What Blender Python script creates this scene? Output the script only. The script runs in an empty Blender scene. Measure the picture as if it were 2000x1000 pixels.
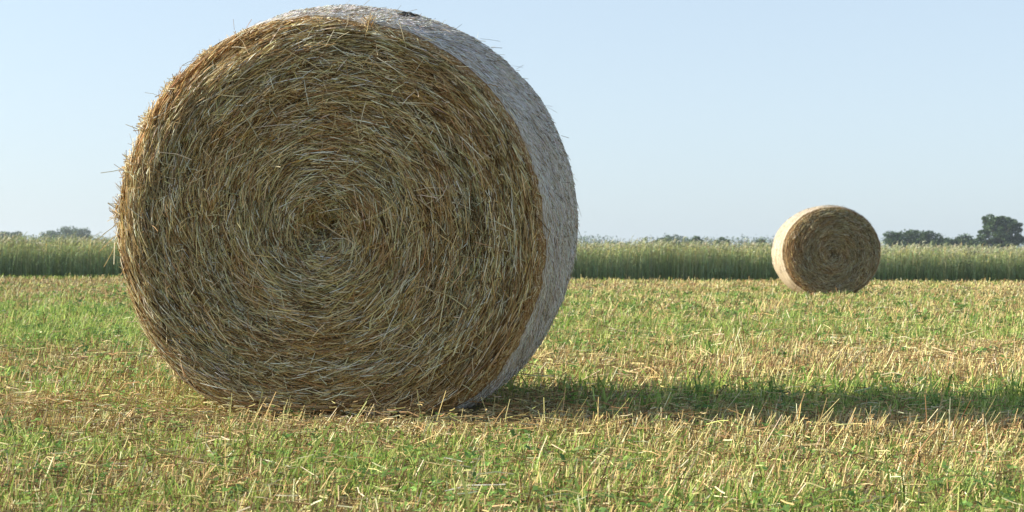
import bpy, math
import numpy as np
from mathutils import Matrix, Vector
R = math.radians
scene = bpy.context.scene
rng = np.random.default_rng(11)

# ------------------------------------------------------------------ camera
cam_data = bpy.data.cameras.new("camera")
cam = bpy.data.objects.new("camera", cam_data)
scene.collection.objects.link(cam)
cam.matrix_world = Matrix.Translation((0, 0, 0.6)) @ Matrix.Rotation(R(90.1), 4, 'X') @ Matrix.Rotation(R(0.33), 4, 'Z')
cam_data.sensor_width = 36
cam_data.lens = 50.4
cam_data.clip_start = 0.05
cam_data.clip_end = 6000
cam_data.dof.use_dof = True
cam_data.dof.focus_distance = 5.35
cam_data.dof.aperture_fstop = 9
scene.camera = cam

# ------------------------------------------------------------------ sky and sun
SUN_EL, SUN_AZ = R(25.0), R(7.0)          # azimuth: the sun stands to the left (-X), a touch towards +Y
to_sun = Vector((-math.cos(SUN_EL) * math.cos(SUN_AZ), math.cos(SUN_EL) * math.sin(SUN_AZ), math.sin(SUN_EL)))
world = bpy.data.worlds.new("World")
scene.world = world
world.use_nodes = True
wn = world.node_tree.nodes
bg = wn["Background"]
sky = wn.new("ShaderNodeTexSky")
sky.sky_type = 'NISHITA'
sky.sun_disc = False
sky.sun_elevation = SUN_EL
sky.sun_rotation = math.atan2(to_sun.x, to_sun.y)
sky.altitude = 50
sky.air_density = 1.0
sky.dust_density = 1.5
sky.ozone_density = 4.0
veil = wn.new("ShaderNodeMix"); veil.data_type = 'RGBA'          # thin even veil of summer haze over the blue
veil.inputs[0].default_value = .6
veil.inputs[7].default_value = (3.72, 4.33, 4.75, 1)
wtc = wn.new("ShaderNodeTexCoord"); wsep = wn.new("ShaderNodeSeparateXYZ"); wmr = wn.new("ShaderNodeMapRange")
world.node_tree.links.new(wtc.outputs["Generated"], wsep.inputs[0]); world.node_tree.links.new(wsep.outputs[2], wmr.inputs[0])
wmr.inputs[1].default_value = .1; wmr.inputs[2].default_value = .8; wmr.inputs[3].default_value = .7; wmr.inputs[4].default_value = .08
world.node_tree.links.new(wmr.outputs[0], veil.inputs[0])
world.node_tree.links.new(sky.outputs[0], veil.inputs[6])
world.node_tree.links.new(veil.outputs[2], bg.inputs[0])
bg.inputs[1].default_value = 0.108
sun_data = bpy.data.lights.new("sun", 'SUN')
sun_data.energy = 4.9
sun_data.angle = R(0.6)
sun_data.color = (1.0, 0.95, 0.83)
sun = bpy.data.objects.new("sun", sun_data)
scene.collection.objects.link(sun)
sun.rotation_euler = to_sun.to_track_quat('Z', 'Y').to_euler()
scene.view_settings.view_transform = 'Standard'
scene.view_settings.look = 'None'
scene.view_settings.exposure = 0.93
scene.view_settings.gamma = 1.0
scene.cycles.volume_bounces = 0
scene.cycles.max_bounces = 8

# ------------------------------------------------------------------ helpers
def tag(o, label=None, cat=None, group=None, kind=None):
    if label: o["label"] = label
    if cat: o["category"] = cat
    if group: o["group"] = group
    if kind: o["kind"] = kind
    return o

def empty(name, loc):
    o = bpy.data.objects.new(name, None)
    scene.collection.objects.link(o)
    o.location = loc
    return o

class Soup:
    """numpy mesh soup: vertices, colour per vertex, quads, material index per quad"""
    def __init__(s):
        s.v, s.c, s.q, s.m, s.s, s.n = [], [], [], [], [], 0
    def add(s, V, C, Q, mat=0, smooth=False):
        V = np.asarray(V, dtype=np.float32).reshape(-1, 3)
        C = np.broadcast_to(np.asarray(C, dtype=np.float32), V.shape)
        s.v.append(V); s.c.append(C); s.q.append(np.asarray(Q, dtype=np.int32).reshape(-1, 4) + s.n)
        s.m.append(np.full(len(s.q[-1]), mat, dtype=np.int32)); s.s.append(np.full(len(s.q[-1]), smooth))
        s.n += len(V)
    def build(s, name, mats, parent=None):
        V = np.concatenate(s.v); C = np.concatenate(s.c); Q = np.concatenate(s.q)
        me = bpy.data.meshes.new(name)
        me.vertices.add(len(V)); me.vertices.foreach_set("co", V.ravel())
        me.loops.add(Q.size); me.loops.foreach_set("vertex_index", Q.ravel())
        me.polygons.add(len(Q))
        me.polygons.foreach_set("loop_start", np.arange(0, Q.size, 4, dtype=np.int32))
        me.polygons.foreach_set("material_index", np.concatenate(s.m))
        me.polygons.foreach_set("use_smooth", np.concatenate(s.s))
        me.update(calc_edges=True)
        at = me.color_attributes.new("tint", 'FLOAT_COLOR', 'POINT')
        at.data.foreach_set("color", np.concatenate([C, np.ones((len(C), 1), np.float32)], 1).astype(np.float32).ravel())
        for m in mats: me.materials.append(m)
        o = bpy.data.objects.new(name, me)
        scene.collection.objects.link(o)
        o.parent = parent
        return o

def norm(a):
    return a / np.maximum(np.linalg.norm(a, axis=-1, keepdims=True), 1e-9)

def tubes(s, P, W, C, up=None, mat=0):
    """P (n,k,3) centre lines, W (n,k) radii, C (n,3) or (n,k,3): open three sided stalks"""
    n, k, _ = P.shape
    T = norm(np.gradient(P, axis=1))
    ref = np.zeros((n, 1, 3)) + (np.array([0.31, 0.83, 0.47]) if up is None else up)
    S = norm(np.cross(T, ref)); B = np.cross(T, S)
    ph = rng.uniform(0, 6.28, (n, 1, 1, 1)) + np.arange(3).reshape(1, 1, 3, 1) * 2 * np.pi / 3
    V = P[:, :, None] + W[:, :, None, None] * (np.cos(ph) * S[:, :, None] + np.sin(ph) * B[:, :, None])
    C = C if C.ndim == 3 else np.repeat(C[:, None], k, 1)
    Cv = np.repeat(C[:, :, None], 3, 2)
    base = (np.arange(n) * k * 3)[:, None, None] + (np.arange(k - 1) * 3)[None, :, None]
    j = np.arange(3)[None, None]; j2 = (j + 1) % 3
    Q = np.stack([base + j, base + j2, base + 3 + j2, base + 3 + j], -1)
    s.add(V.reshape(-1, 3), Cv.reshape(-1, 3), Q.reshape(-1, 4), mat)

def strips(s, P, W, C, side, mat=0):
    """flat blades: P (n,k,3), W (n,k) half widths, side (n,3)"""
    n, k, _ = P.shape
    V = np.stack([P - W[..., None] * side[:, None], P + W[..., None] * side[:, None]], 2)
    C = C if C.ndim == 3 else np.repeat(C[:, None], k, 1)
    Cv = np.repeat(C[:, :, None], 2, 2)
    b = (np.arange(n) * k * 2)[:, None] + (np.arange(k - 1) * 2)[None]
    Q = np.stack([b, b + 1, b + 3, b + 2], -1)
    s.add(V.reshape(-1, 3), Cv.reshape(-1, 3), Q.reshape(-1, 4), mat)

def quads(s, P, A, B, C, mat=0):
    """free quads centred P with half axes A and B"""
    V = np.stack([P - A - B * .6, P + A * .5 - B, P + A + B * .6, P - A * .5 + B], 1)
    n = len(P)
    s.add(V.reshape(-1, 3), np.repeat(C, 4, 0), np.arange(4 * n).reshape(n, 4), mat)

class Noise:
    """smooth value noise on a plane or a periodic strip"""
    def __init__(s, seed, n=64):
        s.n = n; s.g = np.random.default_rng(seed).uniform(0, 1, (n, n))
    def __call__(s, x, y):
        xi = np.floor(x).astype(int); yi = np.floor(y).astype(int)
        fx = x - xi; fy = y - yi
        fx = fx * fx * (3 - 2 * fx); fy = fy * fy * (3 - 2 * fy)
        g = lambda a, b: s.g[a % s.n, b % s.n]
        return (g(xi, yi) * (1 - fx) + g(xi + 1, yi) * fx) * (1 - fy) + (g(xi, yi + 1) * (1 - fx) + g(xi + 1, yi + 1) * fx) * fy
    def fbm(s, x, y, o=3):
        t = 0; a = .5; w = 0
        for i in range(o):
            t = t + a * s(x * 2 ** i + 13.7 * i, y * 2 ** i + 5.1 * i); w += a; a *= .5
        return t / w

def pick(pal, w, n, jit=.12):
    pal = np.array(pal); w = np.array(w, float); w /= w.sum()
    c = pal[rng.choice(len(pal), n, p=w)]
    return np.clip(c * (1 + rng.normal(0, jit, (n, 1))) * (1 + rng.normal(0, .05, (n, 3))), .004, .9)

# ------------------------------------------------------------------ materials
def plant_mat(name, rough=.6, trans=0.0, spec=.25):
    m = bpy.data.materials.new(name); m.use_nodes = True
    nt = m.node_tree; N = nt.nodes; L = nt.links
    b = N["Principled BSDF"]
    a = N.new("ShaderNodeAttribute"); a.attribute_name = "tint"
    tc = N.new("ShaderNodeTexCoord")
    no = N.new("ShaderNodeTexNoise"); no.inputs["Scale"].default_value = 90; no.inputs["Detail"].default_value = 2
    L.new(tc.outputs["Object"], no.inputs["Vector"])
    mr = N.new("ShaderNodeMapRange"); mr.inputs[3].default_value = .72; mr.inputs[4].default_value = 1.28
    L.new(no.outputs[0], mr.inputs[0])
    mx = N.new("ShaderNodeVectorMath"); mx.operation = 'SCALE'
    L.new(a.outputs["Color"], mx.inputs[0]); L.new(mr.outputs[0], mx.inputs[3])
    L.new(mx.outputs[0], b.inputs["Base Color"])
    b.inputs["Roughness"].default_value = rough
    b.inputs["Specular IOR Level"].default_value = spec
    if trans:
        t = N.new("ShaderNodeBsdfTranslucent"); L.new(mx.outputs[0], t.inputs[0])
        ms = N.new("ShaderNodeMixShader"); ms.inputs[0].default_value = trans
        L.new(b.outputs[0], ms.inputs[1]); L.new(t.outputs[0], ms.inputs[2])
        L.new(ms.outputs[0], N["Material Output"].inputs[0])
    return m

M_STRAW = plant_mat("straw", .75, 0, .10)
M_DRY = plant_mat("dry_stalk", .7, .15, .12)
M_GRASS = plant_mat("grass_blade", .55, .4, .2)
M_LEAF = plant_mat("leaf", .6, .35, .15)
M_RYE = plant_mat("rye", .5, .45)
M_CROWN = plant_mat("tree_leaf", .6, .2)

def noise_mat(name, cols, scale, stretch=(1, 1, 1), bump=.4, dist=.01, rough=.85, detail=6, coord="Object"):
    m = bpy.data.materials.new(name); m.use_nodes = True
    nt = m.node_tree; N = nt.nodes; L = nt.links
    b = N["Principled BSDF"]; b.inputs["Roughness"].default_value = rough; b.inputs["Specular IOR Level"].default_value = .2
    tc = N.new("ShaderNodeTexCoord"); mp = N.new("ShaderNodeMapping"); mp.inputs["Scale"].default_value = stretch
    L.new(tc.outputs[coord], mp.inputs[0])
    no = N.new("ShaderNodeTexNoise"); no.inputs["Scale"].default_value = scale; no.inputs["Detail"].default_value = detail
    L.new(mp.outputs[0], no.inputs[0])
    cr = N.new("ShaderNodeValToRGB"); e = cr.color_ramp.elements
    e[0].position = .3; e[0].color = (*cols[0], 1); e[1].position = .7; e[1].color = (*cols[-1], 1)
    for i, c in enumerate(cols[1:-1]):
        q = e.new(.3 + .4 * (i + 1) / (len(cols) - 1)); q.color = (*c, 1)
    L.new(no.outputs[0], cr.inputs[0]); L.new(cr.outputs[0], b.inputs["Base Color"])
    bp = N.new("ShaderNodeBump"); bp.inputs["Strength"].default_value = bump; bp.inputs["Distance"].default_value = dist
    L.new(no.outputs[0], bp.inputs["Height"]); L.new(bp.outputs[0], b.inputs["Normal"])
    return m

M_GROUND = noise_mat("stubble_ground", [(.10, .075, .04), (.24, .17, .09), (.17, .19, .06)], 6, (1, 1, 1), .8, .03, .95, 12)
M_HAYBASE = noise_mat("packed_hay", [(.07, .045, .02), (.15, .10, .045), (.26, .18, .08)], 30, (1, 1, 1), 1, .02)
M_BARK = noise_mat("bark", [(.05, .04, .03), (.12, .10, .07)], 4, (3, 3, .6), .6, .05)
M_HOLE_SHADE = noise_mat("hole_shade", [(.010, .009, .006), (.035, .028, .015)], 60, (1, 1, 1), .8, .01)  # near black colour stands in for the shade inside the wrap hole
M_HILL = noise_mat("far_field", [(.10, .14, .05), (.18, .19, .08)], .02, (1, 1, 1), .1, .1)

def wrap_mat(name, net, hay):
    m = bpy.data.materials.new(name); m.use_nodes = True
    nt = m.node_tree; N = nt.nodes; L = nt.links
    b = N["Principled BSDF"]; b.inputs["Roughness"].default_value = .55; b.inputs["Specular IOR Level"].default_value = .3
    uv = N.new("ShaderNodeUVMap"); uv.uv_map = "around"
    def noi(sx, sy, sc, det=3, rough=.6):
        mp = N.new("ShaderNodeMapping"); mp.inputs["Scale"].default_value = (sx, sy, 1); L.new(uv.outputs[0], mp.inputs[0])
        t = N.new("ShaderNodeTexNoise"); t.inputs["Scale"].default_value = sc; t.inputs["Detail"].default_value = det
        t.inputs["Roughness"].default_value = rough
        L.new(mp.outputs[0], t.inputs[0]); return t.outputs[0]
    def ma(op, a, c):
        q = N.new("ShaderNodeMath"); q.operation = op
        for i, v in enumerate((a, c)):
            if isinstance(v, float): q.inputs[i].default_value = v
            else: L.new(v, q.inputs[i])
        return q.outputs[0]
    streak = noi(4, 210, 1.0, 4, .7)
    speck = noi(60, 170, 1.0, 3, .75)
    broad = noi(3, 9, 1.0, 3)
    s1 = ma('ADD', ma('MULTIPLY', streak, .6), ma('MULTIPLY', speck, .4))
    s2 = ma('ADD', s1, ma('MULTIPLY', ma('SUBTRACT', broad, .5), .28))
    cr = N.new("ShaderNodeValToRGB"); e = cr.color_ramp.elements
    e[0].position = .38; e[0].color = (*[c * .25 for c in hay], 1)
    e[1].position = .64; e[1].color = (*net, 1)
    q = e.new(.47); q.color = (*hay, 1)
    q = e.new(.54); q.color = (*[.45 * h_ + .5 * n_ for h_, n_ in zip(hay, net)], 1)
    L.new(s2, cr.inputs[0]); L.new(cr.outputs[0], b.inputs["Base Color"])
    bp = N.new("ShaderNodeBump"); bp.inputs["Strength"].default_value = .5; bp.inputs["Distance"].default_value = .006
    L.new(s2, bp.inputs["Height"]); L.new(bp.outputs[0], b.inputs["Normal"])
    return m
M_WRAP = wrap_mat("net_wrap", (.76, .75, .74), (.40, .33, .23))
M_WRAP2 = wrap_mat("net_wrap_cream", (.60, .51, .38), (.44, .34, .21))

# ------------------------------------------------------------------ ground
big_noise = Noise(5)
row_noise = Noise(8)
def ground_z(x, y):
    # gentle swells, a slight rise under the rear of the near bale
    z = .035 * (big_noise.fbm(x * .35 + 7, y * .35 + 3, 3) - .5) * np.clip(y / 6, .4, 2)
    z = z * (1 - .8 * np.exp(-((x + .6) ** 2 / 1.2 + (y - 5.6) ** 2 / 1.0)))
    z = z + .015 * np.exp(-((x + .5) ** 2 / .5 + (y - 6.6) ** 2 / .25))
    return z

def green_amount(x, y):
    """0 dry straw .. 1 green, in swaths lying across the view"""
    n = big_noise.fbm(x * .22 + 31, y * .5 + 2, 4)
    n2 = row_noise.fbm(x * .9 + 3, y * 1.6 + 9, 3)
    band = np.interp(y, [2, 3.5, 4.6, 5.4, 6.5, 7.3, 8.2, 9.2, 11, 15, 18, 22, 30, 40, 46, 50],
                        [.32, .32, .36, .34, .60, .38, .30, .64, .78, .74, .56, .46, .38, .38, .8, .9])
    band = band + .5 * np.exp(-((y - 5.9) / .75) ** 2) * np.clip(x, 0, 1)
    band = band + .35 * np.exp(-((y - 12) / 3.5) ** 2) * np.clip(-x - 1.5, 0, 1)
    return np.clip(band + (n - .5) * 1.3 + (n2 - .5) * .9, 0.03, .97)

gs = Soup()
xs = np.concatenate([-np.geomspace(1200, 12, 26)[:-1], np.linspace(-12, 12, 161), np.geomspace(12, 1200, 26)[1:]])
ys = np.concatenate([-np.geomspace(1200, 6, 14)[:-1], np.linspace(-6, 24, 201), np.geomspace(24, 1200, 60)[1:]])
X, Y = np.meshgrid(xs, ys); Z = ground_z(X, Y) * np.exp(-np.hypot(X, Y) / 60)
nx, ny = len(xs), len(ys)
ii = (np.arange(ny - 1)[:, None] * nx + np.arange(nx - 1)[None]).ravel()
gs.add(np.stack([X, Y, Z], -1), (.2, .2, .1), np.stack([ii, ii + 1, ii + nx + 1, ii + nx], -1), 0, True)
tag(gs.build("ground", [M_GROUND]), kind="structure")

# ------------------------------------------------------------------ round bales
STRAW_PAL = [(.64, .50, .245), (.76, .645, .38), (.44, .30, .145), (.27, .175, .08), (.54, .455, .22), (.88, .81, .61), (.51, .48, .27), (.11, .075, .036)]

def bale(root, sect, zc, prof, kmod, wrap_start, n_straw, n_bits, wrap, straw_w, seed, dark=1.0, threads=False):
    """barrel lying along local +Y (front face at y=0), sect(t) = radius of the section at angle t from the top, clockwise seen from the front"""
    nz = Noise(seed); nr = Noise(seed + 1)
    ky = np.array([p[0] for p in prof]); kk = np.array([p[1] for p in prof])
    def rad(t, y):
        k = np.interp(y, ky, kk)
        m = kmod(t) * np.clip(y / .35, 0, 1) * np.clip((1.25 - y) / .3, 0, 1)
        lump = .012 * (nz(t * 64 / 6.2832 * .5, y * 4) - .5) + .008 * (nz(t * 64 / 6.2832, y * 14) - .5)
        return sect(t) * (k + m) + lump
    def surf(t, y):
        r = rad(t, y)
        z = zc + r * np.cos(t)
        z = np.maximum(z, .004 * np.sin(t * 9))
        return np.stack([r * np.sin(t), y + 0 * t, z], -1)
    def rec(t):
        return .022 + .10 * np.clip(.15 - np.sin(t) , 0, 1)
    def face_pt(t, f, lift, front=True):
        """point on an end face: f = fraction of the face radius"""
        r0 = rad(t, 0.0 if front else 1.2); e = rec(t)
        w = np.clip((f - .84) / .16, 0, 1)
        r = f * (r0 * (1 - w) + rad(t, e if front else 1.2 - e) * w)
        tt = t * 64 / 6.2832
        d = .03 * (nr(tt * .25, f * 9) - .5) + .02 * (nr(tt, f * 30) - .5) - .12 * np.exp(-(f / .085) ** 2)
        d = (d + .010 * np.sin(f * 38 + t) * np.clip(f, 0, 1)) * (1 - w) - e * (1 - np.sqrt(1 - .98 * w ** 2))
        yy = -(d + lift) if front else 1.2 + d + lift
        z = np.maximum(zc + r * np.cos(t) - .035 * (1 - f), .004)
        return np.stack([r * np.sin(t) - .01 * (1 - f), yy, z], -1)
    NT = 180
    tg = np.linspace(0, 2 * np.pi, NT, endpoint=False)
    # ---- two end faces
    for front in (True, False):
        s = Soup()
        fr = np.concatenate([[0.0], np.linspace(.04, .985, 40)])
        T, F = np.meshgrid(tg, fr)
        V = face_pt(T, F, -.006, front)
        ys_ = [rec(tg) + q if front else 1.2 - rec(tg) - q for q in (.008, .03, .07, .14)]
        sh = np.stack([surf(tg, y) for y in ys_])
        V = np.concatenate([V, sh], 0); nf = len(V)
        a = np.arange(nf - 1)[:, None] * NT; j = np.arange(NT)[None]; j2 = (j + 1) % NT
        Q = np.stack([a + j, a + NT + j, a + NT + j2, a + j2] if front else [a + j, a + j2, a + NT + j2, a + NT + j], -1)
        s.add(V.reshape(-1, 3), (.2, .13, .06), Q.reshape(-1, 4), 0, True)
        n = n_straw if front else n_straw // 6
        # straws laid round and round
        f = np.sqrt(rng.uniform(.0, 1.0, n)); t = rng.uniform(0, 2 * np.pi, n)
        core = np.exp(-(f / .16) ** 2)
        chaff = rng.random(n) < .26
        dirn = rng.normal(0, .24, n) + np.where(rng.random(n) < .10, rng.normal(0, .8, n), 0) + np.where(chaff, rng.normal(0, .6, n), 0) + core * rng.normal(0, 1.2, n)
        dirn = dirn * (1 - .55 * np.clip((f - .84) / .12, 0, 1)) + .10                                             # the winding runs slowly outwards
        Ls = np.where(chaff, rng.uniform(.012, .035, n), rng.gamma(3.0, .024, n).clip(.015, .24)) * (1 - .4 * core)
        R0 = .78
        bend = rng.normal(0, .03, n)
        k = 5; u = np.linspace(-.5, .5, k)[None]
        tx = np.cos(dirn); rx_ = np.sin(dirn)
        rc = np.maximum(f * R0, .05)[:, None]
        layer = rng.beta(1.2, 2.4, n) * .050
        gap_ = nz(t * 64 / 6.2832 * 1.5, f * 34 + 5) + .5 * nz(t * 64 / 6.2832 * .5, f * 55)
        layer = np.where(gap_ > .98, layer * .25, layer)         # small hollows between the windings
        tilt = rng.normal(0, .05, n) + np.where(rng.random(n) < .05, rng.normal(0, .22, n), 0)
        tilt = tilt * (1 - .9 * np.clip((f - .8) / .15, 0, 1))
        c0 = face_pt(t, np.clip(f, .01, .975), layer, front)
        et = np.stack([np.cos(t), 0 * t, -np.sin(t)], -1); er = np.stack([np.sin(t), 0 * t, np.cos(t)], -1)
        dv = et * tx[:, None] + er * rx_[:, None]; pv_ = -et * rx_[:, None] + er * tx[:, None]
        a_ = Ls[:, None] * u
        sag = -a_ ** 2 / (2 * np.maximum(rc, .10)) * .35 * np.abs(tx[:, None]) + bend[:, None] * a_ * u * .6
        P = c0[:, None] + dv[:, None] * a_[..., None] + pv_[:, None] * sag[..., None]
        P[..., 1] += (-1 if front else 1) * (a_ * tilt[:, None] - .010 * (2 * u) ** 2 * np.clip(Ls / .1, 0, 1)[:, None])
        P[..., 2] = np.maximum(P[..., 2], .004)
        ring = nr(np.broadcast_to(f * 26 + 3, n), t * 1.5) ; patch = nz(f * 7 + 9 + 0 * t, t * 64 / 6.2832 * .12)
        C = pick(STRAW_PAL, [2.8, 2.8, 3.0, 2.4, 2.4, 2.4, .8, 2.0], n, .16)
        warm = np.clip((patch - .5) * 2.2 + (ring - .5) * 1.2, -1, 1)[:, None]
        C = C * (1 + np.maximum(warm, -.3) * np.array([.06, -.05, -.14]) - .18 * np.abs(warm))
        edge = np.clip((f - .80) / .2, 0, 1)[:, None]
        C = C * (1 + edge * np.array([.08, -.04, -.12]) * np.clip(.3 - np.sin(t), 0, 1)[:, None]) * dark  # left rim straws tinted warmer, low sunlight put into their colour
        W = straw_w * rng.uniform(.5, 1.35, n)[:, None] * np.array([.8, 1, 1, 1, .7])[None]
        tubes(s, P, W, np.clip(C, .01, .8), mat=1)
        # shaggy shoulder: straws over the rounded edge
        n2 = n // 5
        t2 = rng.uniform(0, 2 * np.pi, n2)
        yb = rec(t2) + rng.uniform(-.25, 1, n2) * (wrap_start(t2) - rec(t2) + .008) if front else rng.uniform(1.1, 1.2, n2)
        L2 = rng.gamma(3, .015, n2).clip(.012, .12); d2 = rng.normal(0, .55, n2)
        uu = np.linspace(-.5, .5, 4)[None]
        tt2 = t2[:, None] + L2[:, None] * uu * np.cos(d2)[:, None] / .8
        yy2 = np.clip(yb[:, None] + L2[:, None] * uu * np.sin(d2)[:, None], rec(t2)[:, None] - .01, 1.2 - rec(t2)[:, None])
        P2 = surf(tt2, yy2)
        nrm = np.stack([np.sin(tt2), 0 * tt2, np.cos(tt2)], -1)
        fly = np.where(rng.random(n2) < .015, rng.exponential(.008, n2), rng.uniform(-.004, .006, n2))
        P2 = P2 + nrm * (fly[:, None] * (1 + .8 * uu))[..., None]
        P2[..., 2] = np.maximum(P2[..., 2], .004)
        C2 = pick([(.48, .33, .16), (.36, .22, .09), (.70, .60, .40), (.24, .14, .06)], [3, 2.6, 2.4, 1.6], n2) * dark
        tubes(s, P2, straw_w * rng.uniform(.5, 1.2, n2)[:, None] * np.ones((1, 4)), C2, mat=1)
        # odd straws standing off the face
        if front:
            n3 = n // 260
            f3 = np.sqrt(rng.uniform(0, 1, n3)); t3 = rng.uniform(0, 2 * np.pi, n3)
            c0 = face_pt(t3, f3, np.full(n3, .036))
            dd = norm(np.stack([rng.normal(0, 1, n3), -np.abs(rng.normal(0, .25, n3)), rng.normal(-.1, 1, n3)], -1))
            L3 = rng.gamma(3.2, .020, n3).clip(.03, .22)
            dd2 = norm(dd + rng.normal(0, .25, (n3, 3)) * np.array([1, .2, 1]))
            P3 = np.stack([c0, c0 + dd * L3[:, None] * .5, c0 + dd * L3[:, None] * .5 + dd2 * L3[:, None] * .5], 1)
            P3[..., 2] = np.maximum(P3[..., 2], .01)
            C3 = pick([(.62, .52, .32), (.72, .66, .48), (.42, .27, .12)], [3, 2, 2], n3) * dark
            tubes(s, P3, straw_w * rng.uniform(.6, 1.3, n3)[:, None] * np.ones((1, 3)), C3, mat=1)
        s.build("end_face", [M_HAYBASE, M_STRAW], root)
    # ---- net wrap round the barrel
    s = Soup()
    NTB, NY = 400, 70
    tb = np.linspace(0, 2 * np.pi, NTB + 1)
    y0 = wrap_start(tb) + .02 * (nz(tb * 64 / 6.2832 * 2, 3 + 0 * tb) - .5)
    w = np.linspace(0, 1, NY)
    yy = y0[None] + (1.165 - y0[None]) * w[:, None]
    TT = np.broadcast_to(tb[None], yy.shape)
    V = surf(TT, yy)
    V = V + np.stack([np.sin(TT), 0 * TT, np.cos(TT)], -1) * (.006 + .004 * nz(TT * 64 / 6.2832 * 1.0, yy * 60))[..., None]
    V[..., 2] = np.maximum(V[..., 2], .003)
    a = (np.arange(NY - 1)[:, None] * (NTB + 1) + np.arange(NTB)[None])
    s.add(V.reshape(-1, 3), (.6, .6, .6), np.stack([a, a + NTB + 1, a + NTB + 2, a + 1], -1).reshape(-1, 4), 0, True)
    nq = a.size
    # the threads of the net: straight ones and the lacing between them
    if threads:
        nt_ = 64; kt = 620
        tl = np.linspace(R(-45), R(160), kt)
        yl = np.linspace(.03, 1.16, nt_)[:, None] + .003 * rng.normal(0, 1, (nt_, 1)) + .004 * (nz(tl[None] * 6, np.arange(nt_)[:, None] * 3.3) - .5)
        yl = yl + np.where(np.arange(nt_)[:, None] % 2 == 1, .0065 * (2 * np.abs((tl[None] * .8 / .045 + rng.uniform(0, 1, (nt_, 1))) % 1 * 2 - 1) - 1), 0)
        Tl = np.broadcast_to(tl, yl.shape)
        yl = np.maximum(yl, wrap_start(Tl) + .004 * rng.normal(0, 1, yl.shape) * 0)
        P = surf(Tl, yl) + np.stack([np.sin(Tl), 0 * Tl, np.cos(Tl)], -1) * (.0125 + .0015 * nz(Tl * 40, yl * 90))[..., None]
        tubes(s, P, np.full((nt_, kt), .0007), pick([(.84, .84, .86), (.74, .73, .72)], [2, 1], nt_, .05), mat=1)
    # bits of hay pushed through the mesh
    n = n_bits
    t = rng.uniform(-2.0, 2.75, n); y = rng.uniform(.05, 1.15, n)
    ok = y > wrap_start(t) + .01; t, y = t[ok], y[ok]; n = len(t)
    L_ = rng.gamma(3, .008, n).clip(.006, .07); d = rng.normal(0, .25, n); u = np.linspace(-.5, .5, 3)[None]
    tt = t[:, None] + L_[:, None] * u * np.cos(d)[:, None] / .8; yv = y[:, None] + L_[:, None] * u * np.sin(d)[:, None]
    fly = np.where(rng.random(n) < .03, rng.exponential(.010, n), rng.uniform(.007, .012, n))
    P = surf(tt, yv) + np.stack([np.sin(tt), 0 * tt, np.cos(tt)], -1) * (fly[:, None] * (1 + .8 * u) + .003)[..., None]
    C = pick([(.64, .58, .46), (.48, .39, .26), (.78, .76, .70), (.20, .16, .10)], [2, 2, 4, 2.4], n)
    tubes(s, P, rng.uniform(.0006, .0011, n)[:, None] * np.ones((1, 3)) * straw_w / .00130, C, mat=1)
    o = s.build("net_wrap", [wrap, M_STRAW], root)
    me = o.data; ul = me.uv_layers.new(name="around")
    U = np.zeros((len(me.loops), 2), np.float32)
    col = (a[..., None] * 0 + np.arange(NTB)[None, :, None] + np.array([0, 0, 1, 1])).reshape(-1)
    row = (np.arange(NY - 1)[:, None, None] + np.zeros((1, NTB, 1), int) + np.array([0, 1, 1, 0])).reshape(-1)
    U[:nq * 4, 0] = tb[col] * .8; U[:nq * 4, 1] = yy[row, col]
    ul.data.foreach_set("uv", U.ravel())
    # ---- loose straws sticking out of the outline
    s = Soup()
    n = max(60, n_bits // 90)
    t = rng.uniform(-2.1, 2.1, n); y = rng.uniform(0, 1.15, n)
    c0 = surf(t, y)
    d = norm(np.stack([np.sin(t), rng.normal(0, .5, n), np.cos(t)], -1) * rng.uniform(.2, 1, (n, 1)) + rng.normal(0, .45, (n, 3)))
    L_ = rng.gamma(2.0, .010, n).clip(.006, .07)
    d2 = norm(d + rng.normal(0, .4, (n, 3)))
    P = np.stack([c0, c0 + d * L_[:, None] * .5, c0 + d * L_[:, None] * .5 + d2 * L_[:, None] * .5], 1)
    C = pick([(.55, .45, .28), (.40, .28, .14), (.68, .62, .46)], [2, 2, 1], n)
    tubes(s, P, rng.uniform(.0005, .0011, n)[:, None] * np.array([[1, .8, .4]]) * straw_w / .00130, C)
    o = s.build("loose_straw", [M_STRAW], root); o["kind"] = "stuff"
    return surf

# near bale: section read off round the face (metres from its centre, clockwise from the top)
SA = np.radians([-180, -151, -142, -133, -123, -108, -93, -82, -62, -38, -12, 1, 23, 45, 72, 91, 106, 126, 140, 150])
SR = np.array([.736, .834, .856, .851, .850, .832, .825, .813, .791, .770, .751, .748, .761, .784, .800, .824, .842, .857, .868, .831])
def sect1(t):
    q = (np.asarray(t) + np.pi) % (2 * np.pi) - np.pi
    r = np.interp(q, SA, SR, period=2 * np.pi)
    return (r + np.interp(q + .1 - 2 * np.pi * (q + .1 > np.pi), SA, SR, period=2 * np.pi) + np.interp(q - .1, SA, SR, period=2 * np.pi)) / 3 * .985
PROF = [(0, .955), (.02, .972), (.06, 1.0), (.15, 1.03), (.3, 1.055), (.5, 1.065), (.7, 1.065), (.9, 1.055), (1.1, 1.03), (1.2, .965)]
near = empty("round_hay_bale", (-.68, 5.35, 0))
near.rotation_euler = (Matrix.Rotation(R(-5), 4, 'Z') @ Matrix.Rotation(R(5), 4, 'X')).to_euler()
tag(near, "large round hay bale in the foreground with straw swirl facing the viewer", "hay bale", "round hay bales on the mown field")
def wrap1(t):
    q = (np.asarray(t) + np.pi) % (2 * np.pi) - np.pi
    return np.interp(q, np.radians([-180, -60, -25, -8, 10, 90, 150, 180]), [.26, .25, .16, .06, .036, .034, .05, .26])
surf1 = bale(near, sect1, .74, PROF, lambda t: .027 * np.cos(t - R(42)), wrap1, 125000, 30000, M_WRAP, .00130, 21, threads=True)

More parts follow.
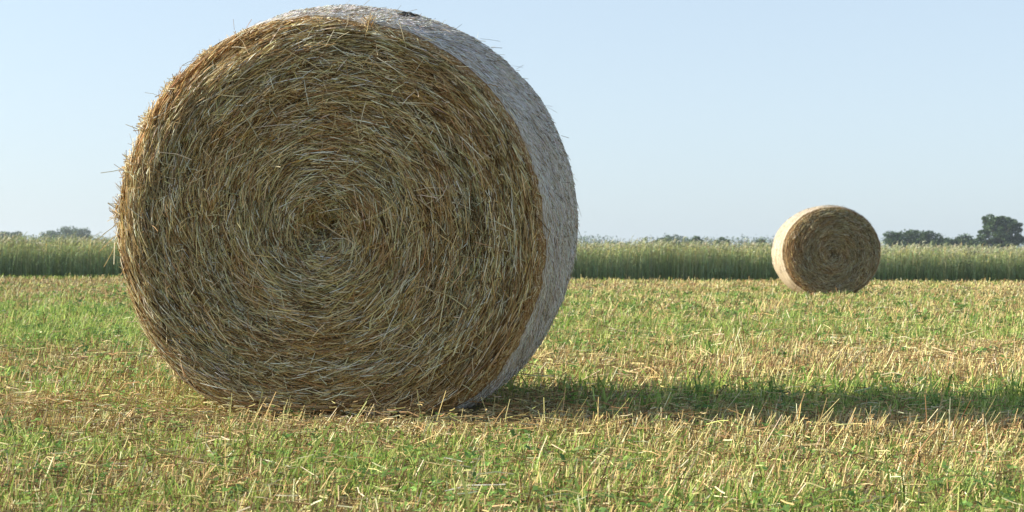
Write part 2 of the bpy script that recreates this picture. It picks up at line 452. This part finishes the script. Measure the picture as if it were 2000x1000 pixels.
s = Soup()
for (td, yt, k_, ln, sp) in [(-50, .06, 70, .040, .030), (-62, .08, 90, .045, .035), (-37, .09, 45, .035, .025), (-25, .10, 40, .03, .03), (-88, .05, 40, .05, .03), (12, .05, 24, .05, .02), (-75, .05, 50, .04, .04)]:
    c0 = surf1(np.full(k_, R(td)) + rng.normal(0, sp, k_), yt + rng.normal(0, sp * .8, k_))
    out = np.array([math.sin(R(td)), -.6, math.cos(R(td))])
    d = norm(rng.normal(0, 1, (k_, 3)) + out * .5); Lt = ln * rng.uniform(.5, 1.6, k_)[:, None]
    c0 = c0 + out * .008
    tubes(s, np.stack([c0 - d * Lt * .5, c0 + out * .004, c0 + d * Lt * .5], 1), rng.uniform(.0010, .0019, k_)[:, None] * np.ones((1, 3)), pick([(.72, .60, .38), (.84, .76, .55), (.55, .38, .18)], [3, 2, 2], k_))
c0 = surf1(np.array([R(-90), R(-91), R(-112), R(-94)]), np.array([.03, .04, .05, .04]))
e_ = np.array([[-.02, -.02, -.17], [-.09, -.03, -.08], [-.10, -.02, .035], [-.03, .02, .14]])
tubes(s, np.stack([c0, c0 + e_ * .55 + np.array([-.008, 0, 0]), c0 + e_], 1), np.array([[.0016, .0016, .0013]] * 3 + [[.0008, .0008, .0004]]), np.array([[.8, .72, .5], [.7, .6, .38], [.25, .19, .11], [.5, .4, .22]]))
s.build("straw_tufts", [M_STRAW], near)["kind"] = "stuff"

# torn wrap hole on the near bale: a patch with inner shade painted dark
s = Soup()
hu = np.linspace(0, 2 * np.pi, 25)[:-1]
t_h, y_h = R(18.5), .32
rings = []
for i, f in enumerate((1.0, .8, .5, .01)):
    wob = 1 + .22 * np.sin(hu * 3 + 1) + .15 * np.sin(hu * 5 + 2)
    tt = t_h + f * .046 * wob * np.cos(hu); yv = y_h + f * .085 * wob * np.sin(hu)
    p = surf1(tt, yv); p = p + np.stack([np.sin(tt), 0 * tt, np.cos(tt)], -1) * (.010 + (.012, .022, .030, .034)[i] * (1 + .3 * np.sin(hu * 4)[:, None]) * 1.0 - .010 * (i == 0)) if False else p + np.stack([np.sin(tt), 0 * tt, np.cos(tt)], -1) * ((.0125, .0165, .0175, .0175)[i] + .002 * np.sin(hu * 4 + i))[:, None]
    rings.append(p)
V = np.array(rings); a = np.arange(3)[:, None] * 24; j = np.arange(24)[None]; j2 = (j + 1) % 24
s.add(V.reshape(-1, 3), (.02, .02, .02), np.stack([a + j, a + j2, a + 24 + j2, a + 24 + j], -1).reshape(-1, 4), 0, True)
o = s.build("wrap_hole_shade", [M_HOLE_SHADE], near); o["label"] = "ragged patch painted dark as the shaded hole in the pale net wrap"

# far bale
far = empty("round_hay_bale", (5.47, 24.4, 0))
far.rotation_euler = (0, 0, R(.5))
tag(far, "smaller distant round hay bale with shaded face and cream wrap before the green crop", "hay bale", "round hay bales on the mown field")
def sect2(t):
    return .80 / np.sqrt((np.sin(t) / 1.035) ** 2 + (np.cos(t) / .955) ** 2) + .010 * np.sin(2 * t + 1)
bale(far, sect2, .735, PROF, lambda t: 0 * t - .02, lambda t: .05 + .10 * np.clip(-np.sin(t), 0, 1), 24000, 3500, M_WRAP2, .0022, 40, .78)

# ------------------------------------------------------------------ plants on the mown field
def scatter(n, d0, d1, margin=1.2):
    """points over the part of the field in front, density even in each ring"""
    D = np.sqrt(rng.uniform(d0 ** 2, d1 ** 2, int(n * 1.25)))
    x = rng.uniform(-1, 1, len(D)) * (.40 * D + margin)
    keep = ~((np.abs(x + .6 - (D - 5.35) * .087) < .46) & (D > 5.40) & (D < 6.5)) & ~((np.abs(x - 5.47) < .6) & (D > 24.5) & (D < 25.5))
    x, D = x[keep][:n], D[keep][:n]
    return x, D

DRY = [(.70, .58, .28), (.63, .47, .21), (.82, .73, .46), (.43, .27, .12), (.62, .58, .23), (.22, .13, .06)]
GRN = [(.25, .36, .07), (.35, .46, .10), (.46, .55, .15), (.13, .22, .05), (.57, .58, .21)]
LEAN = np.array([.22, 0.0])

def clump(n, d0, d1, k, sp):
    x, y = scatter(n // k, d0, d1)
    m = len(x); kk = rng.integers(1, 2 * k, m); i = np.repeat(np.arange(m), kk)
    q = sp * (1 + y[i] / 14)
    return x[i] + rng.normal(0, 1, len(i)) * q, y[i] + rng.normal(0, 1, len(i)) * q, rng.normal(0, .28, (m, 2))[i], rng.uniform(.6, 1.35, m)[i]

def trim(x, y):
    return 1 - .55 * np.exp(-((y - 5.15) / .28) ** 2) * (np.abs(x + .62) < .75) - .45 * (np.abs(y - 23.6) < .9) * (np.abs(x - 5.4) < 1.0)

def stubble(s, n, d0, d1, hs, w, lean=1.0, pw=(3, 3, 1.4, 2.4, 2.2, 1.8)):
    x, y, cl, ch = clump(n, d0, d1, 6, .010)
    g = green_amount(x, y)
    keep = rng.random(len(x)) > g * .62
    x, y, g, cl, ch = x[keep], y[keep], g[keep], cl[keep], ch[keep]; m = len(x)
    z = ground_z(x, y)
    row = row_noise(x * .7 + 40, y * 2.2)
    h = hs * rng.gamma(6, 1 / 6, m) * (.55 + .9 * row) * ch * trim(x, y)
    dx = (LEAN[0] * lean + cl[:, 0] + rng.normal(0, .14, m)) * h; dy = (cl[:, 1] + rng.normal(0, .14, m)) * h
    b = np.stack([x, y, z - .005], -1)
    tip = b + np.stack([dx, dy, h], -1); mid = (b + tip) / 2 + rng.normal(0, .04, (m, 3)) * h[:, None]
    P = np.stack([b, mid, tip], 1)
    C = pick(DRY, pw, m, .15)
    C2 = np.stack([C * np.array([.80, .92, .62]), C, C], 1)
    ww = w * rng.uniform(.6, 1.3, m) * (1 + y / 17)
    tubes(s, P, ww[:, None] * np.array([[1, 1, .85]]), C2)

def grass(s, n, d0, d1, hs, w, extra=None):
    if extra is None: x, y, cl, ch = clump(n, d0, d1, 7, .016)
    else: x, y = extra; cl = np.zeros((len(x), 2)); ch = np.ones(len(x))
    g = green_amount(x, y)
    keep = rng.random(len(x)) < g * 1.15
    if extra is not None: keep[:] = True
    x, y, g, cl, ch = x[keep], y[keep], g[keep], cl[keep], ch[keep]; m = len(x)
    z = ground_z(x, y)
    h = hs * rng.gamma(5, 1 / 5, m) * (.6 + .7 * g) * ch * trim(x, y)
    az = rng.uniform(0, 6.28, m); bend = rng.uniform(.1, .9, m)
    dx = np.cos(az) * bend + .12 + cl[:, 0]; dy = np.sin(az) * bend + cl[:, 1]
    b = np.stack([x, y, z - .004], -1)
    p1 = b + np.stack([dx * h * .22, dy * h * .22, h * .45], -1)
    p2 = b + np.stack([dx * h * .55, dy * h * .55, h * .82], -1)
    p3 = b + np.stack([dx * h * .95, dy * h * .95, h * (1.0 - .25 * bend)], -1)
    P = np.stack([b, p1, p2, p3], 1)
    sa = rng.uniform(0, 6.28, m); side = np.stack([np.cos(sa), np.sin(sa) * .6, 0 * sa], -1); side = norm(side)
    C = pick(GRN, [3, 3, 2, 1.5, 1.3], m, .15)
    C4 = np.stack([C * np.array([1.1, .9, .8]), C, C, C * np.array([1.25, 1.05, 1.1])], 1)
    ww = w * rng.uniform(.6, 1.3, m) * (1 + y / 17)
    strips(s, P, ww[:, None] * np.array([[.8, 1, .8, .12]]), C4, side)

def litter(s, n, d0, d1, Lm, w, thick=.02):
    x, y = scatter(n, d0, d1)
    g = green_amount(x, y); keep = rng.random(len(x)) > g * .75
    x, y = x[keep], y[keep]; m = len(x)
    az = rng.normal(0, .9, m) ; L_ = Lm * rng.gamma(2.2, 1 / 2.2, m).clip(.15, 4)
    e = rng.normal(0, .16, m)
    z = ground_z(x, y) + rng.exponential(thick, m).clip(0, .08) + .003
    d = np.stack([np.cos(az) * np.cos(e), np.sin(az) * np.cos(e), np.sin(e)], -1)
    c = np.stack([x, y, z], -1)
    kink = rng.normal(0, .04, (m, 3)) * L_[:, None]
    P = np.stack([c - d * L_[:, None] / 2, c + kink, c + d * L_[:, None] / 2], 1)
    P[..., 2] = np.maximum(P[..., 2], ground_z(P[..., 0], P[..., 1]) + .002)
    C = pick(DRY, [2.2, 3, .9, 3, 1, 2.4], m, .15)
    tubes(s, P, (w * rng.uniform(.5, 1.3, m) * (1 + y / 17))[:, None] * np.ones((1, 3)), C)

def clover(s, n, d0, d1, size):
    cx, cy = scatter(n, d0, d1)
    g = green_amount(cx, cy); keep = rng.random(len(cx)) < g * .9
    cx, cy = cx[keep], cy[keep]
    k = 12
    x = (cx[:, None] + rng.normal(0, .045, (len(cx), k))).ravel(); y = (cy[:, None] + rng.normal(0, .045, (len(cx), k))).ravel()
    m = len(x); z = ground_z(x, y) + rng.uniform(.008, .055, m)
    sc = size * rng.uniform(.5, 1.25, m) * (1 + y / 30)
    C0 = pick([(.17, .29, .07), (.24, .38, .09), (.32, .46, .13), (.11, .20, .06)], [3, 3, 1.5, 1.5], m)
    a0 = rng.uniform(0, 6.28, m)
    for q in range(3):
        a = a0 + q * 2.094
        A = np.stack([np.cos(a), np.sin(a), rng.normal(.1, .35, m)], -1) * sc[:, None]
        B = np.stack([-np.sin(a), np.cos(a), rng.normal(0, .3, m)], -1) * sc[:, None] * .75
        quads(s, np.stack([x, y, z], -1) + A * 1.05, A, B, C0)

s = Soup()
stubble(s, 110000, 2.2, 6.0, .033, .0012)
stubble(s, 90000, 6.0, 13, .045, .0014)
stubble(s, 75000, 13, 27, .052, .0018)
stubble(s, 60000, 27, 44, .055, .0024)
# taller leaning rows the mower missed
def tall_row(n, yc, sy, x0, x1, h0, lean):
    cx = rng.uniform(x0, x1, n // 5); cx = np.repeat(cx, 5) + rng.normal(0, .02, n // 5 * 5); m = len(cx)
    y = yc + rng.normal(0, sy, m); z = ground_z(cx, y)
    h = h0 * rng.gamma(3.2, .30, m).clip(.25, 2.0)
    b = np.stack([cx, y, z - .005], -1); ln = np.repeat(rng.normal(lean, .25, m // 5), 5) + rng.normal(0, .10, m)
    tip = b + np.stack([ln * h, rng.normal(0, .2, m) * h, h], -1)
    mid = (b + tip) / 2 + rng.normal(0, .03, (m, 3)) * h[:, None]
    C = pick(DRY, [3, 2.5, 1.2, 1.5, 3, .6], m)
    tubes(s, np.stack([b, mid, tip], 1), rng.uniform(.0010, .0020, m)[:, None] * np.array([[1, 1, .7]]), np.stack([C * np.array([.7, 1, .55]), C, C], 1))
tall_row(170, 4.75, .30, .05, 2.6, .085, .45)
tall_row(120, 4.4, .5, -2, 2.6, .06, .3)
tall_row(110, 3.75, .3, -1.6, 2.0, .075, .35)
tall_row(160, 5.0, .2, -1.0, .5, .07, .3)
tall_row(400, 8.0, .5, -3.5, 4.0, .075, .2)
tag(s.build("stubble", [M_DRY]), "dry cut stubble stalks standing over the mown field", "stubble", kind="stuff")

s = Soup()
grass(s, 110000, 2.2, 6.0, .036, .0014)
grass(s, 85000, 6.0, 13, .048, .0016)
grass(s, 70000, 13, 27, .055, .0020)
grass(s, 52000, 27, 42, .055, .0025)
def tufts(n, x0, x1, y0, y1, k, h):
    cx = rng.uniform(x0, x1, n); cy = rng.uniform(y0, y1, n)
    x = np.repeat(cx, k) + rng.normal(0, .045, n * k); y = np.repeat(cy, k) + rng.normal(0, .035, n * k)
    grass(s, 0, 0, 0, h, .0024, (x, y))
tufts(40, .0, 2.9, 5.5, 6.7, 20, .085)       # long grass along the bale's shadow
tufts(26, -2.2, 2.6, 3.0, 5.0, 22, .055)
tufts(90, -6, 6.5, 8.5, 16, 26, .085)
e = rng.uniform(-21, 22, 26000)              # uncut green margin at the crop's foot
grass(s, 0, 0, 0, .08, .0035, (e, 38.5 + .10 * e + rng.normal(-.1, .4, len(e))))
tag(s.build("grass", [M_GRASS]), "green grass regrowing between the stubble", "grass", kind="stuff")

s = Soup()
litter(s, 70000, 2.2, 6.0, .036, .0011)
litter(s, 40000, 6.0, 13, .070, .0014)
litter(s, 25000, 13, 30, .10, .0016)
# a few long pale straws lying in front
n = 150
x, y = scatter(n, 2.9, 7.5); n = len(x); az = rng.normal(0, .8, n); L_ = rng.uniform(.08, .26, n)
d = np.stack([np.cos(az), np.sin(az), rng.normal(.05, .2, n)], -1); c = np.stack([x, y, ground_z(x, y) + .035], -1)
P = np.stack([c - d * L_[:, None] / 2, c + rng.normal(0, .01, (n, 3)), c + d * L_[:, None] / 2], 1); P[..., 2] = np.maximum(P[..., 2], .01)
tubes(s, P, rng.uniform(.0014, .0026, n)[:, None] * np.ones((1, 3)), pick([(.62, .52, .32), (.50, .36, .18), (.72, .66, .48)], [2, 3, .6], n))
tag(s.build("straw_litter", [M_DRY]), "loose cut straw lying flat on the mown field", "straw", kind="stuff")

s = Soup()
clover(s, 1000, 2.3, 6.5, .007)
clover(s, 2200, 6.5, 15, .010)
clover(s, 1800, 15, 30, .014)
tag(s.build("clover", [M_LEAF]), "low broad leaved clover growing among the stubble", "clover", kind="stuff")

# ------------------------------------------------------------------ standing rye crop
def rye(s, n, xr, y0, y1, detail=True):
    x = rng.uniform(-xr, xr, n); dy = rng.uniform(0, 1, n) ** 1.3 * (y1 - y0) + y0
    y = 38.5 + .10 * np.clip(x, -60, 60) + dy
    cl = big_noise.fbm(x * .5 + 50, y * .5, 3) 
    h = 1.10 + .28 * (cl - .5) + rng.normal(0, .08, n) - .0020 * np.clip(x, -20, 20) + np.where(rng.random(n) < .02, rng.uniform(.05, .15, n), 0) - .40 * rng.random(n) ** 2.4
    lean = rng.normal(.05, .07, n); ly = rng.normal(0, .07, n)
    b = np.stack([x, y, 0 * x], -1)
    def at(f): return b + np.stack([lean * h * f ** 2, ly * h * f ** 2, h * f], -1)
    ww = rng.uniform(.0035, .006, n)
    cg = pick([(.43, .49, .30), (.51, .56, .36), (.34, .41, .23), (.58, .58, .36), (.38, .46, .33)], [3, 2, 2, 1, 2], n, .16)
    top = cg * np.array([1.5, 1.3, .95])
    tubes(s, np.stack([at(0), at(.5), at(.88)], 1), ww[:, None] * np.array([[1.2, 1, .7]]), np.stack([cg * np.array([.9, 1, .8]), cg, top], 1))
    # nodding ears
    p0 = at(.87); dr = rng.normal(.6, .5, n); dz = rng.uniform(-.35, .9, n)
    e = norm(np.stack([dr, rng.normal(0, .5, n), dz], -1)); Le = rng.uniform(.08, .14, n)[:, None]
    mid = p0 + (np.array([0, 0, 1.0]) * .5 + e * .5) * Le * .5
    P = np.stack([p0, mid, mid + e * Le * .7], 1)
    C = pick([(.48, .48, .30), (.56, .54, .37), (.38, .42, .25), (.74, .70, .52)], [3, 3, 3, 1], n, .15)
    tubes(s, P, rng.uniform(.008, .013, n)[:, None] * np.array([[.4, 1, .35]]), C)
    if detail:
        for q in range(2):
            f = rng.uniform(.15, .75, n); a = rng.uniform(0, 6.28, n); Ll = rng.uniform(.12, .26, n)
            i = np.arange(n); p0 = b + np.stack([lean * h * f ** 2, ly * h * f ** 2, h * f], -1)
            o_ = np.stack([np.cos(a), np.sin(a), 0 * a], -1) * Ll[:, None]
            P = np.stack([p0, p0 + o_ * .45 + np.array([0, 0, .10]), p0 + o_ - np.array([0, 0, .02])], 1)
            strips(s, P, rng.uniform(.004, .008, n)[:, None] * np.array([[1, 1, .1]]), cg * np.array([.95, 1.05, .85]), norm(np.stack([-np.sin(a), np.cos(a), .3 + 0 * a], -1)))
s = Soup()
rye(s, 27000, 24, 0, 3.0)
rye(s, 16000, 34, 2.2, 12, False)
rye(s, 14000, 60, 12, 60, False)
# dense crop body behind the first metres of stalks
xs2 = np.linspace(-300, 300, 401); yo = np.concatenate([[2.9, 3.0], np.geomspace(3.6, 150, 26)])
X, Yo = np.meshgrid(xs2, yo); Yv = 38.5 + .10 * np.clip(X, -60, 60) + Yo
Zv = .88 + .10 * (big_noise.fbm(X * .8, Yv * .8, 3) - .5) + .05 * rng.normal(0, 1, X.shape) * .6
Zv[0] = 0
ii = (np.arange(len(yo) - 1)[:, None] * 401 + np.arange(400)[None]).ravel()
s.add(np.stack([X, Yv, Zv], -1), (.34, .40, .20), np.stack([ii, ii + 1, ii + 402, ii + 401], -1))
tag(s.build("rye_crop", [M_RYE]), "tall green rye with pale nodding ears standing behind the mown field", "rye crop", kind="stuff")

# ------------------------------------------------------------------ distant trees
def px(u, Y): return (u - 1000) / 2800.0 * Y
def crown_leaves(s, cen, rad, n, size, pal):
    """leaf clumps spread through an ellipsoid, thinner inside"""
    d = norm(rng.normal(0, 1, (n, 3))); r = rng.uniform(.2, 1, n) ** .5 * (1 + .35 * rng.random(n) ** 4)
    P = cen + d * r[:, None] * rad
    A = rng.normal(0, 1, (n, 3)); A = norm(A) * size * rng.uniform(.5, 1.2, (n, 1)); B = norm(np.cross(A, rng.normal(0, 1, (n, 3)))) * size * rng.uniform(.4, .9, (n, 1))
    P[:, 2] = np.maximum(P[:, 2], .3)
    quads(s, P, A, B, pick(pal, [1] * len(pal), n, .2))
TREE_PAL = [(.045, .085, .025), (.06, .11, .035), (.035, .065, .02), (.075, .12, .04)]
TREE_PAL2 = [(.07, .12, .035), (.09, .15, .045), (.05, .09, .03)]
def tree(name, u, Y, width, height, label, cat, group, pal=TREE_PAL, blobs=14, gap=.42, leaves=170, lowest=.12, size=.17, seed=None):
    x = px(u, Y)
    root = empty(name, (x, Y, 0)); tag(root, label, cat, group)
    w = width / 2
    cs = []
    for i in range(blobs):
        a = i * 2.4 + rng.uniform(-.4, .4); q = rng.uniform(0, 1) ** .45
        zt = lowest + (.88 - lowest) * ((i * .7549 + rng.uniform(-.05, .05)) % 1)
        env = math.sqrt(max(.08, 1 - ((zt - .42) / .60) ** 2))
        cs.append((math.cos(a) * q * w * env * .82, math.sin(a) * q * w * env * .82, zt * height, rng.uniform(.75, 1.25)))
    cs.append((rng.uniform(-.1, .1) * w, 0, height * .87, .8))
    s = Soup()
    th = height * .55; tr = max(.09, height * .022)
    k = 6; uu = np.linspace(0, 1, k)
    P = np.stack([.02 * height * np.sin(uu * 4), 0 * uu, uu * th], -1)
    for ph in (0, 2.1, 4.2):
        off = np.array([math.cos(ph), math.sin(ph), 0]) * tr * .35
        tubes(s, (P + off)[None], (tr * (1.15 - .65 * uu))[None], np.array([[.1, .08, .06]]))
    for (a, b, c, q) in cs:
        z0 = min(c * .6, th * .95)
        st = np.array([.02 * height * math.sin(z0 / th * 4), 0, z0]); en = np.array([a, b, c])
        P = np.stack([st, (st + en) / 2 + np.array([0, 0, -.04 * height]), en])
        tubes(s, P[None], (tr * np.array([.45, .3, .1]))[None], np.array([[.1, .08, .06]]))
    s.build("trunk", [M_BARK], root)
    s = Soup()
    for (a, b, c, q) in cs:
        rr = gap * w * q
        rx2, rz2 = rr * rng.uniform(.75, 1.35), rr * rng.uniform(.5, .9)
        crown_leaves(s, np.array([a, b, c]), np.array([rx2, rr, rz2]), leaves, size * (1 + width / 30), pal)
    s.build("crown", [M_CROWN], root)
    return root
G = "distant trees beyond the rye crop"
YF = 340.0
def hpx(top, Y=YF): return .6 + (507 - top) / 2800.0 * Y
tree("oak_tree", 1953, YF, 13.0, hpx(409), "big dark oak with sky gaps in its crown, tallest tree on the horizon", "tree", G, blobs=110, gap=.14, leaves=190, size=.14, lowest=.16)
tree("oak_tree", 2032, YF + 40, 9, hpx(450, YF + 40), "small bluish tree behind the right flank of the big oak", "tree", G, blobs=14)
for (u, top, w, lab) in [
        (1750, 449, 5.2, "narrow dark tree at the left end of the hedge clump right of the far bale"),
        (1784, 443, 7.0, "rounded dark tree, highest in the clump right of the far bale"),
        (1817, 447, 5.4, "pointed ragged tree at the right end of the clump right of the far bale"),
        (1844, 461, 5.4, "low dark bush right of the pointed tree in the clump by the far bale"),
        (1886, 453, 7.0, "mid sized bushy tree just left of the big oak"),
        (1862, 463, 5.0, "lowest bush in the gap between the tree clump and the big oak"),
        (1488, 466, 2.8, "tiny dark bush top just left of the far bale")]:
    tree("hedge_tree", u, YF + rng.uniform(-12, 12), w, hpx(top), lab, "tree", G, blobs=18, gap=.48, leaves=300, lowest=.15)
for (u, top, w, lab) in [
        (1318, 460, 8.2, "broad low green tree clump midway between the two bales"),
        (1360, 461, 5.2, "green rounded tree joined to the right of the broad low clump between the bales"),
        (1410, 461, 4.4, "small separate green tree nearer the far bale, right of the low clump"),
        (1292, 464, 4.0, "small green tree at the left end of the low clump between the bales")]:
    tree("field_tree", u, 400 + rng.uniform(-10, 10), w, hpx(top, 400) + .2, lab, "tree", G, TREE_PAL2, blobs=14, gap=.45, lowest=.2)
for (u, top, w, lab) in [
        (129, 445, 6.5, "highest rounded tree in the hazy clump left of the near bale"),
        (98, 451, 6.0, "hazy tree at the left shoulder of the clump left of the near bale"),
        (156, 451, 5.0, "hazy tree at the right end of the clump left of the near bale"),
        (26, 454, 4.5, "small hazy tree near the left edge of the view"),
        (4, 456, 5.0, "bluish hazy tree cut by the left edge of the view"),
        (-60, 450, 8.0, "hazy tree just beyond the left edge of the view")]:
    tree("hazy_tree", u, 520 + rng.uniform(-12, 12), w * 1.45, hpx(top, 520) - .6, lab, "tree", G, TREE_PAL2, blobs=14, gap=.48, leaves=190, lowest=.2, size=.24)

# far wood that reads as one blue mass
s = Soup()
uu = np.linspace(-300, 2500, 260)
top = 461 + 5 * np.sin(uu / 37.0) * np.sin(uu / 91.0 + 1) + 3 * big_noise(uu / 9.0, 0 * uu) + np.where((uu > 1210) & (uu < 1255), 5, 0) + np.where((uu > 1420) & (uu < 1490), 4, 0) + np.where((uu > 170) & (uu < 260), 6, 0)
top = top - np.where((uu > 1127) & (uu < 1190), 2, 0) - np.where(uu > 1975, 5, 0)
for i in range(len(uu)):
    Yw = 860 + rng.uniform(-20, 20)
    hgt = .6 + (507 - top[i]) / 2800 * Yw
    crown_leaves(s, np.array([px(uu[i], Yw), Yw, hgt * .55]), np.array([5.5, 4.5, hgt * .46]), 200, .55, TREE_PAL2)
tag(s.build("far_wood", [M_CROWN]), "low blue hazy line of woods along the horizon", "wood", kind="stuff")

# ------------------------------------------------------------------ haze
def haze_box():
    me = bpy.data.meshes.new("haze")
    x0, x1, y0, y1, z0, z1 = -1230, 1230, -1230, 1230, -1.5, 22
    v = [(x, y, z) for x in (x0, x1) for y in (y0, y1) for z in (z0, z1)]
    f = [(0, 1, 3, 2), (4, 6, 7, 5), (0, 4, 5, 1), (2, 3, 7, 6), (0, 2, 6, 4), (1, 5, 7, 3)]
    me.from_pydata(v, [], f)
    m = bpy.data.materials.new("haze_air"); m.use_nodes = True; nt = m.node_tree
    nt.nodes.remove(nt.nodes["Principled BSDF"])
    pv = nt.nodes.new("ShaderNodeVolumePrincipled")
    pv.inputs["Color"].default_value = (.84, .92, 1.0, 1); pv.inputs["Density"].default_value = .00028; pv.inputs["Anisotropy"].default_value = .3
    nt.links.new(pv.outputs[0], nt.nodes["Material Output"].inputs["Volume"])
    me.materials.append(m)
    o = bpy.data.objects.new("haze", me); scene.collection.objects.link(o)
    tag(o, kind="stuff")
haze_box()
